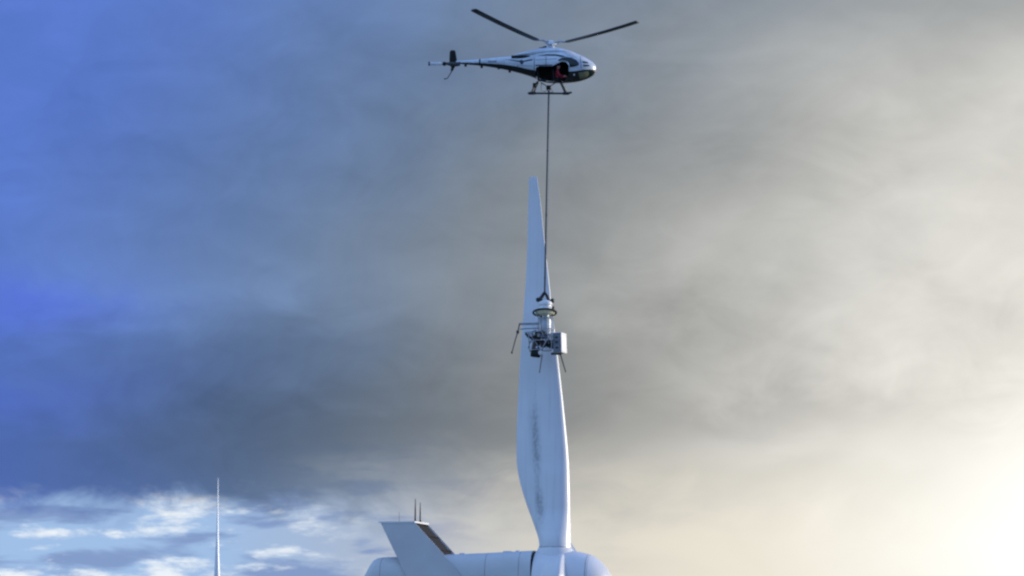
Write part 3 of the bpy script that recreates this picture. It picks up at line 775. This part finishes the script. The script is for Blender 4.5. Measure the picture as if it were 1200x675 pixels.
# lifting bridle
MB().tube([V3(638.2, 342), V3(636, 346), V3(632.4, 351.4, -.1)], [.07, .10, .11], 10).build('bridle_arm', 'rubber', rg)
MB().tube([V3(638.2, 342), V3(641.5, 347), V3(643.2, 352, .15)], [.07, .09, .08], 10).build('bridle_arm', 'rubber', rg)
MB().box(V3(632.2, 351.2, -.1), (.40, .26, .24), bev=.06).build('bridle_block', 'rubber', rg)
MB().box(V3(647.4, 352.2, 0), (.22, .24, .26), bev=.05).build('bridle_block', 'rubber', rg)
MB().tube([V3(629.6, 351.8), V3(648, 352.4)], .045, 8).build('spreader_bar', 'darksteel', rg)
MB().lathe([(.42, b_(363)), (.43, b_(361)), (.36, b_(360.4)), (.36, b_(357.6)), (.42, b_(357)), (.40, b_(354)), (.30, b_(352.6)), (.2, b_(351.6))], (a_(639), 0, 0), 32).build('neck', 'boxwhite', rg)
MB().box(V3(648.4, 361.4, -.1), (.14, .2, .24), bev=.04).build('valve', 'rubber', rg)
# hoop with a cream dish, tilted
TM = Matrix.Rotation(R(-12), 3, 'X')
hc = Vector(V3(638.4, 366.2))
hp = MB().tube([hc + TM @ Vector((.67 * math.cos(q), .67 * math.sin(q), 0)) for q in [2 * math.pi * k / 40 for k in range(40)]], .058, 10, True).build('hoop', 'fin', rg)
MB().lathe([(.30, .12), (.50, .11), (.56, .07), (.57, -.03), (.54, -.10), (.30, -.12)], hc + Vector((.03, -.02, .0)), 40).build('drum', 'cream', hp)
for q in (35, 145, 215, 325):
    c_, s_ = math.cos(R(q)), math.sin(R(q))
    MB().tube([hc + TM @ Vector((.67 * c_, .67 * s_, 0)), Vector((a_(639.4) + .40 * c_, .40 * s_, b_(371)))], .022, 8).build('hoop_strut', 'darksteel', hp)
# tank in a tube cage
MB().lathe([(.12, b_(397.4)), (.24, b_(396)), (.31, b_(392)), (.32, b_(386)), (.32, b_(378)), (.30, b_(373)), (.20, b_(371)), (.20, b_(361))], (a_(639.6), .05, 0), 32).build('tank', 'tank', rg)
for q in (5, 50, 95, 140, 185, 215, 245, 280, 320):
    c_, s_ = math.cos(R(q)), math.sin(R(q))
    MB().tube([(a_(639.6) + .40 * c_, .05 + .46 * s_, b_(370)), (a_(639.6) + .47 * c_, .05 + .47 * s_, b_(384)), (a_(639.6) + .40 * c_, .05 + .40 * s_, b_(403))], .026, 8).build('cage_tube', 'steel', rg)
for py in (373, 385.5, 394):
    MB().tube([(a_(639.6) + .465 * math.cos(q), .05 + .465 * math.sin(q), b_(py)) for q in [2 * math.pi * k / 28 for k in range(28)]], .022, 6, True).build('cage_ring', 'steel', rg)
# arm frame on the left with a hanging spray lance
MB().tube([V3(609, 379.4, -.2), V3(632, 379.0, -.2)], .046, 8).build('arm_bar', 'steel', rg)
MB().tube([V3(609, 386.0, -.2), V3(632, 384.4, -.2)], .042, 8).build('arm_bar', 'steel', rg)
MB().tube([V3(609, 379.4, .35), V3(632, 379.6, .3)], .030, 8).build('arm_bar', 'steel', rg)
MB().tube([V3(615, 389.6, -.2), V3(632, 388.4, -.2)], .040, 8).build('arm_bar', 'tank', rg)
MB().tube([V3(609, 379.2, -.2), V3(609, 379.2, .35)], .03, 8).build('arm_bar', 'steel', rg)
MB().tube([V3(609.2, 378.8, -.2), V3(607, 389.4, -.2)], .035, 8).build('arm_bar', 'darksteel', rg)
ln = MB().tube([V3(607, 389, -.2), V3(604.2, 398, -.22), V3(600, 414, -.25)], [.035, .03, .028], 8).build('spray_lance', 'darksteel', rg)
MB().lathe([(0, -.10), (.075, -.09), (.085, 0), (.075, .09), (0, .10)], V3(606.8, 389.4, -.2), 12).build('joint', 'brown', ln)
MB().lathe([(0, -.07), (.05, -.06), (.04, .06), (0, .07)], V3(600, 413.6, -.25), 10).build('nozzle', 'fin', ln)
MB().tube([V3(616, 391, -.25), V3(619, 395, -.3), V3(625, 398, -.3)], [.06, .075, .06], 8).build('hose_coupling', 'fin', rg)
# pump and engine cluster
eng = empty('pump_unit'); eng.parent = rg
MB().box(V3(628, 396, -.15), (.46, .5, .50), Matrix.Rotation(R(20), 3, 'Y'), .06).build('engine_block', 'brown', eng)
MB().lathe([(0, -.30), (.20, -.29), (.22, -.2), (.22, .2), (.20, .29), (0, .3)], V3(628, 404.5, -.1), 20, Matrix.Rotation(R(12), 3, 'Y')).build('motor', 'brown', eng)
MB().lathe([(0, -.36), (.15, -.34), (.15, .34), (0, .36)], V3(641, 404.6, -.12), 18, RX).build('pump', 'fin', eng)
MB().box(V3(636, 402.5, -.15), (.34, .4, .42), Matrix.Rotation(R(-14), 3, 'Y'), .05).build('gearbox', 'brown', eng)
MB().box(V3(648.2, 405, -.05), (.3, .42, .36), bev=.04).build('manifold', 'fin', eng)
for k in range(22):
    x0, y0 = random.uniform(622, 634), random.uniform(389, 398); x1, y1 = random.uniform(634, 646), random.uniform(397, 410)
    MB().tube([V3(x0, y0, -.35), V3((x0 + x1) / 2 + random.uniform(-3, 3), min(y0, y1) - random.uniform(0, 3), -.48), V3(x1, y1, -.38)], random.choice((.022, .03, .038)), 8).build('pipe', random.choice(('darksteel', 'steel', 'brown', 'brown', 'rubber')), eng)
for (x0, y0, x1, y1) in ((619, 390, 647, 388.5), (619, 390, 621, 411), (647, 388.5, 646, 410), (621, 411, 646, 410), (619, 390, 634, 411), (647, 389, 634, 411), (620, 400, 646.5, 399)):
    for yy in (-.5, .42):
        MB().tube([V3(x0, y0, yy), V3(x1, y1, yy)], .022, 8).build('frame_tube', 'steel' if yy < 0 else 'brown', eng)
for px, py in ((626, 391.6), (631, 394), (638, 399), (624, 401), (643, 396), (629, 408), (640, 409)):
    MB().lathe([(0, -.06), (.07, -.05), (.07, .05), (0, .06)], V3(px, py, -.42), 12, Matrix.Rotation(R(90), 3, 'X')).build('gauge', random.choice(('steel', 'boxwhite')), eng)
# camera canister at the bottom
cn = MB().lathe([(0, -.32), (.16, -.31), (.21, -.24), (.21, .20), (.17, .26), (0, .27)], V3(628.2, 415, -.2), 20, Matrix.Rotation(R(97), 3, 'Y')).build('canister', 'fin', rg)
MB().lathe([(0, -.10), (.11, -.09), (.15, -.02), (.13, .07), (0, .12)], V3(633.4, 414.2, -.36), 20, Matrix.Rotation(R(100), 3, 'X')).build('white_cap', 'boxwhite', cn)
for px in (625, 631.4):
    MB().tube([V3(px, 408, -.15), V3(px, 413, -.2)], .035, 8).build('canister_bracket', 'darksteel', cn)
# white control box, its corner towards us
BM = Matrix.Rotation(R(-20), 3, 'Z')
bc = Vector(V3(656.0, 402.2, -.05))
bxo = MB().box(bc, (.52, .95, 1.18), Matrix.Rotation(R(-1.5), 3, 'Y') @ BM, .025).build('control_box', 'boxwhite', rg)
def onbox(v): return bc + Matrix.Rotation(R(-1.5), 3, 'Y') @ BM @ Vector(v)
MB().box(onbox((0, -.48, .0)), (.49, .02, 1.12), Matrix.Rotation(R(-1.5), 3, 'Y') @ BM, .006).build('shaded_side_plate', 'slate', bxo)  # slate plate puts the box's shaded side into the colour
for z in (-.3, .02, .3):
    MB().box(onbox((-.02, -.50, z)), (.16, .03, .10), Matrix.Rotation(R(-1.5), 3, 'Y') @ BM, .008).build('switch_plate', 'fin', bxo)
for z in (-.5, .5):
    MB().box(onbox((.262, 0, z)), (.02, .8, .03), Matrix.Rotation(R(-1.5), 3, 'Y') @ BM).build('hinge_strip', 'steel', bxo)
MB().box(V3(652, 414.6, 0), (.62, .5, .10), bev=.02).build('box_bracket', 'darksteel', bxo)
MB().tube([V3(645, 400), V3(652, 398)], .05, 8).build('box_bracket', 'darksteel', bxo)
# legs
MB().tube([V3(635.6, 410, -.1), V3(635, 419, -.15), V3(632.2, 437.4, -.25)], [.035, .034, .028], 8).build('leg', 'darksteel', rg)
MB().tube([V3(656.4, 414, 0), V3(658, 420, -.05), V3(662.8, 436.6, -.2)], [.035, .036, .030], 8).build('leg', 'darksteel', rg)
MB().tube([V3(622, 399, .2), V3(619, 408, .25)], .022, 8).build('leg', 'darksteel', rg)
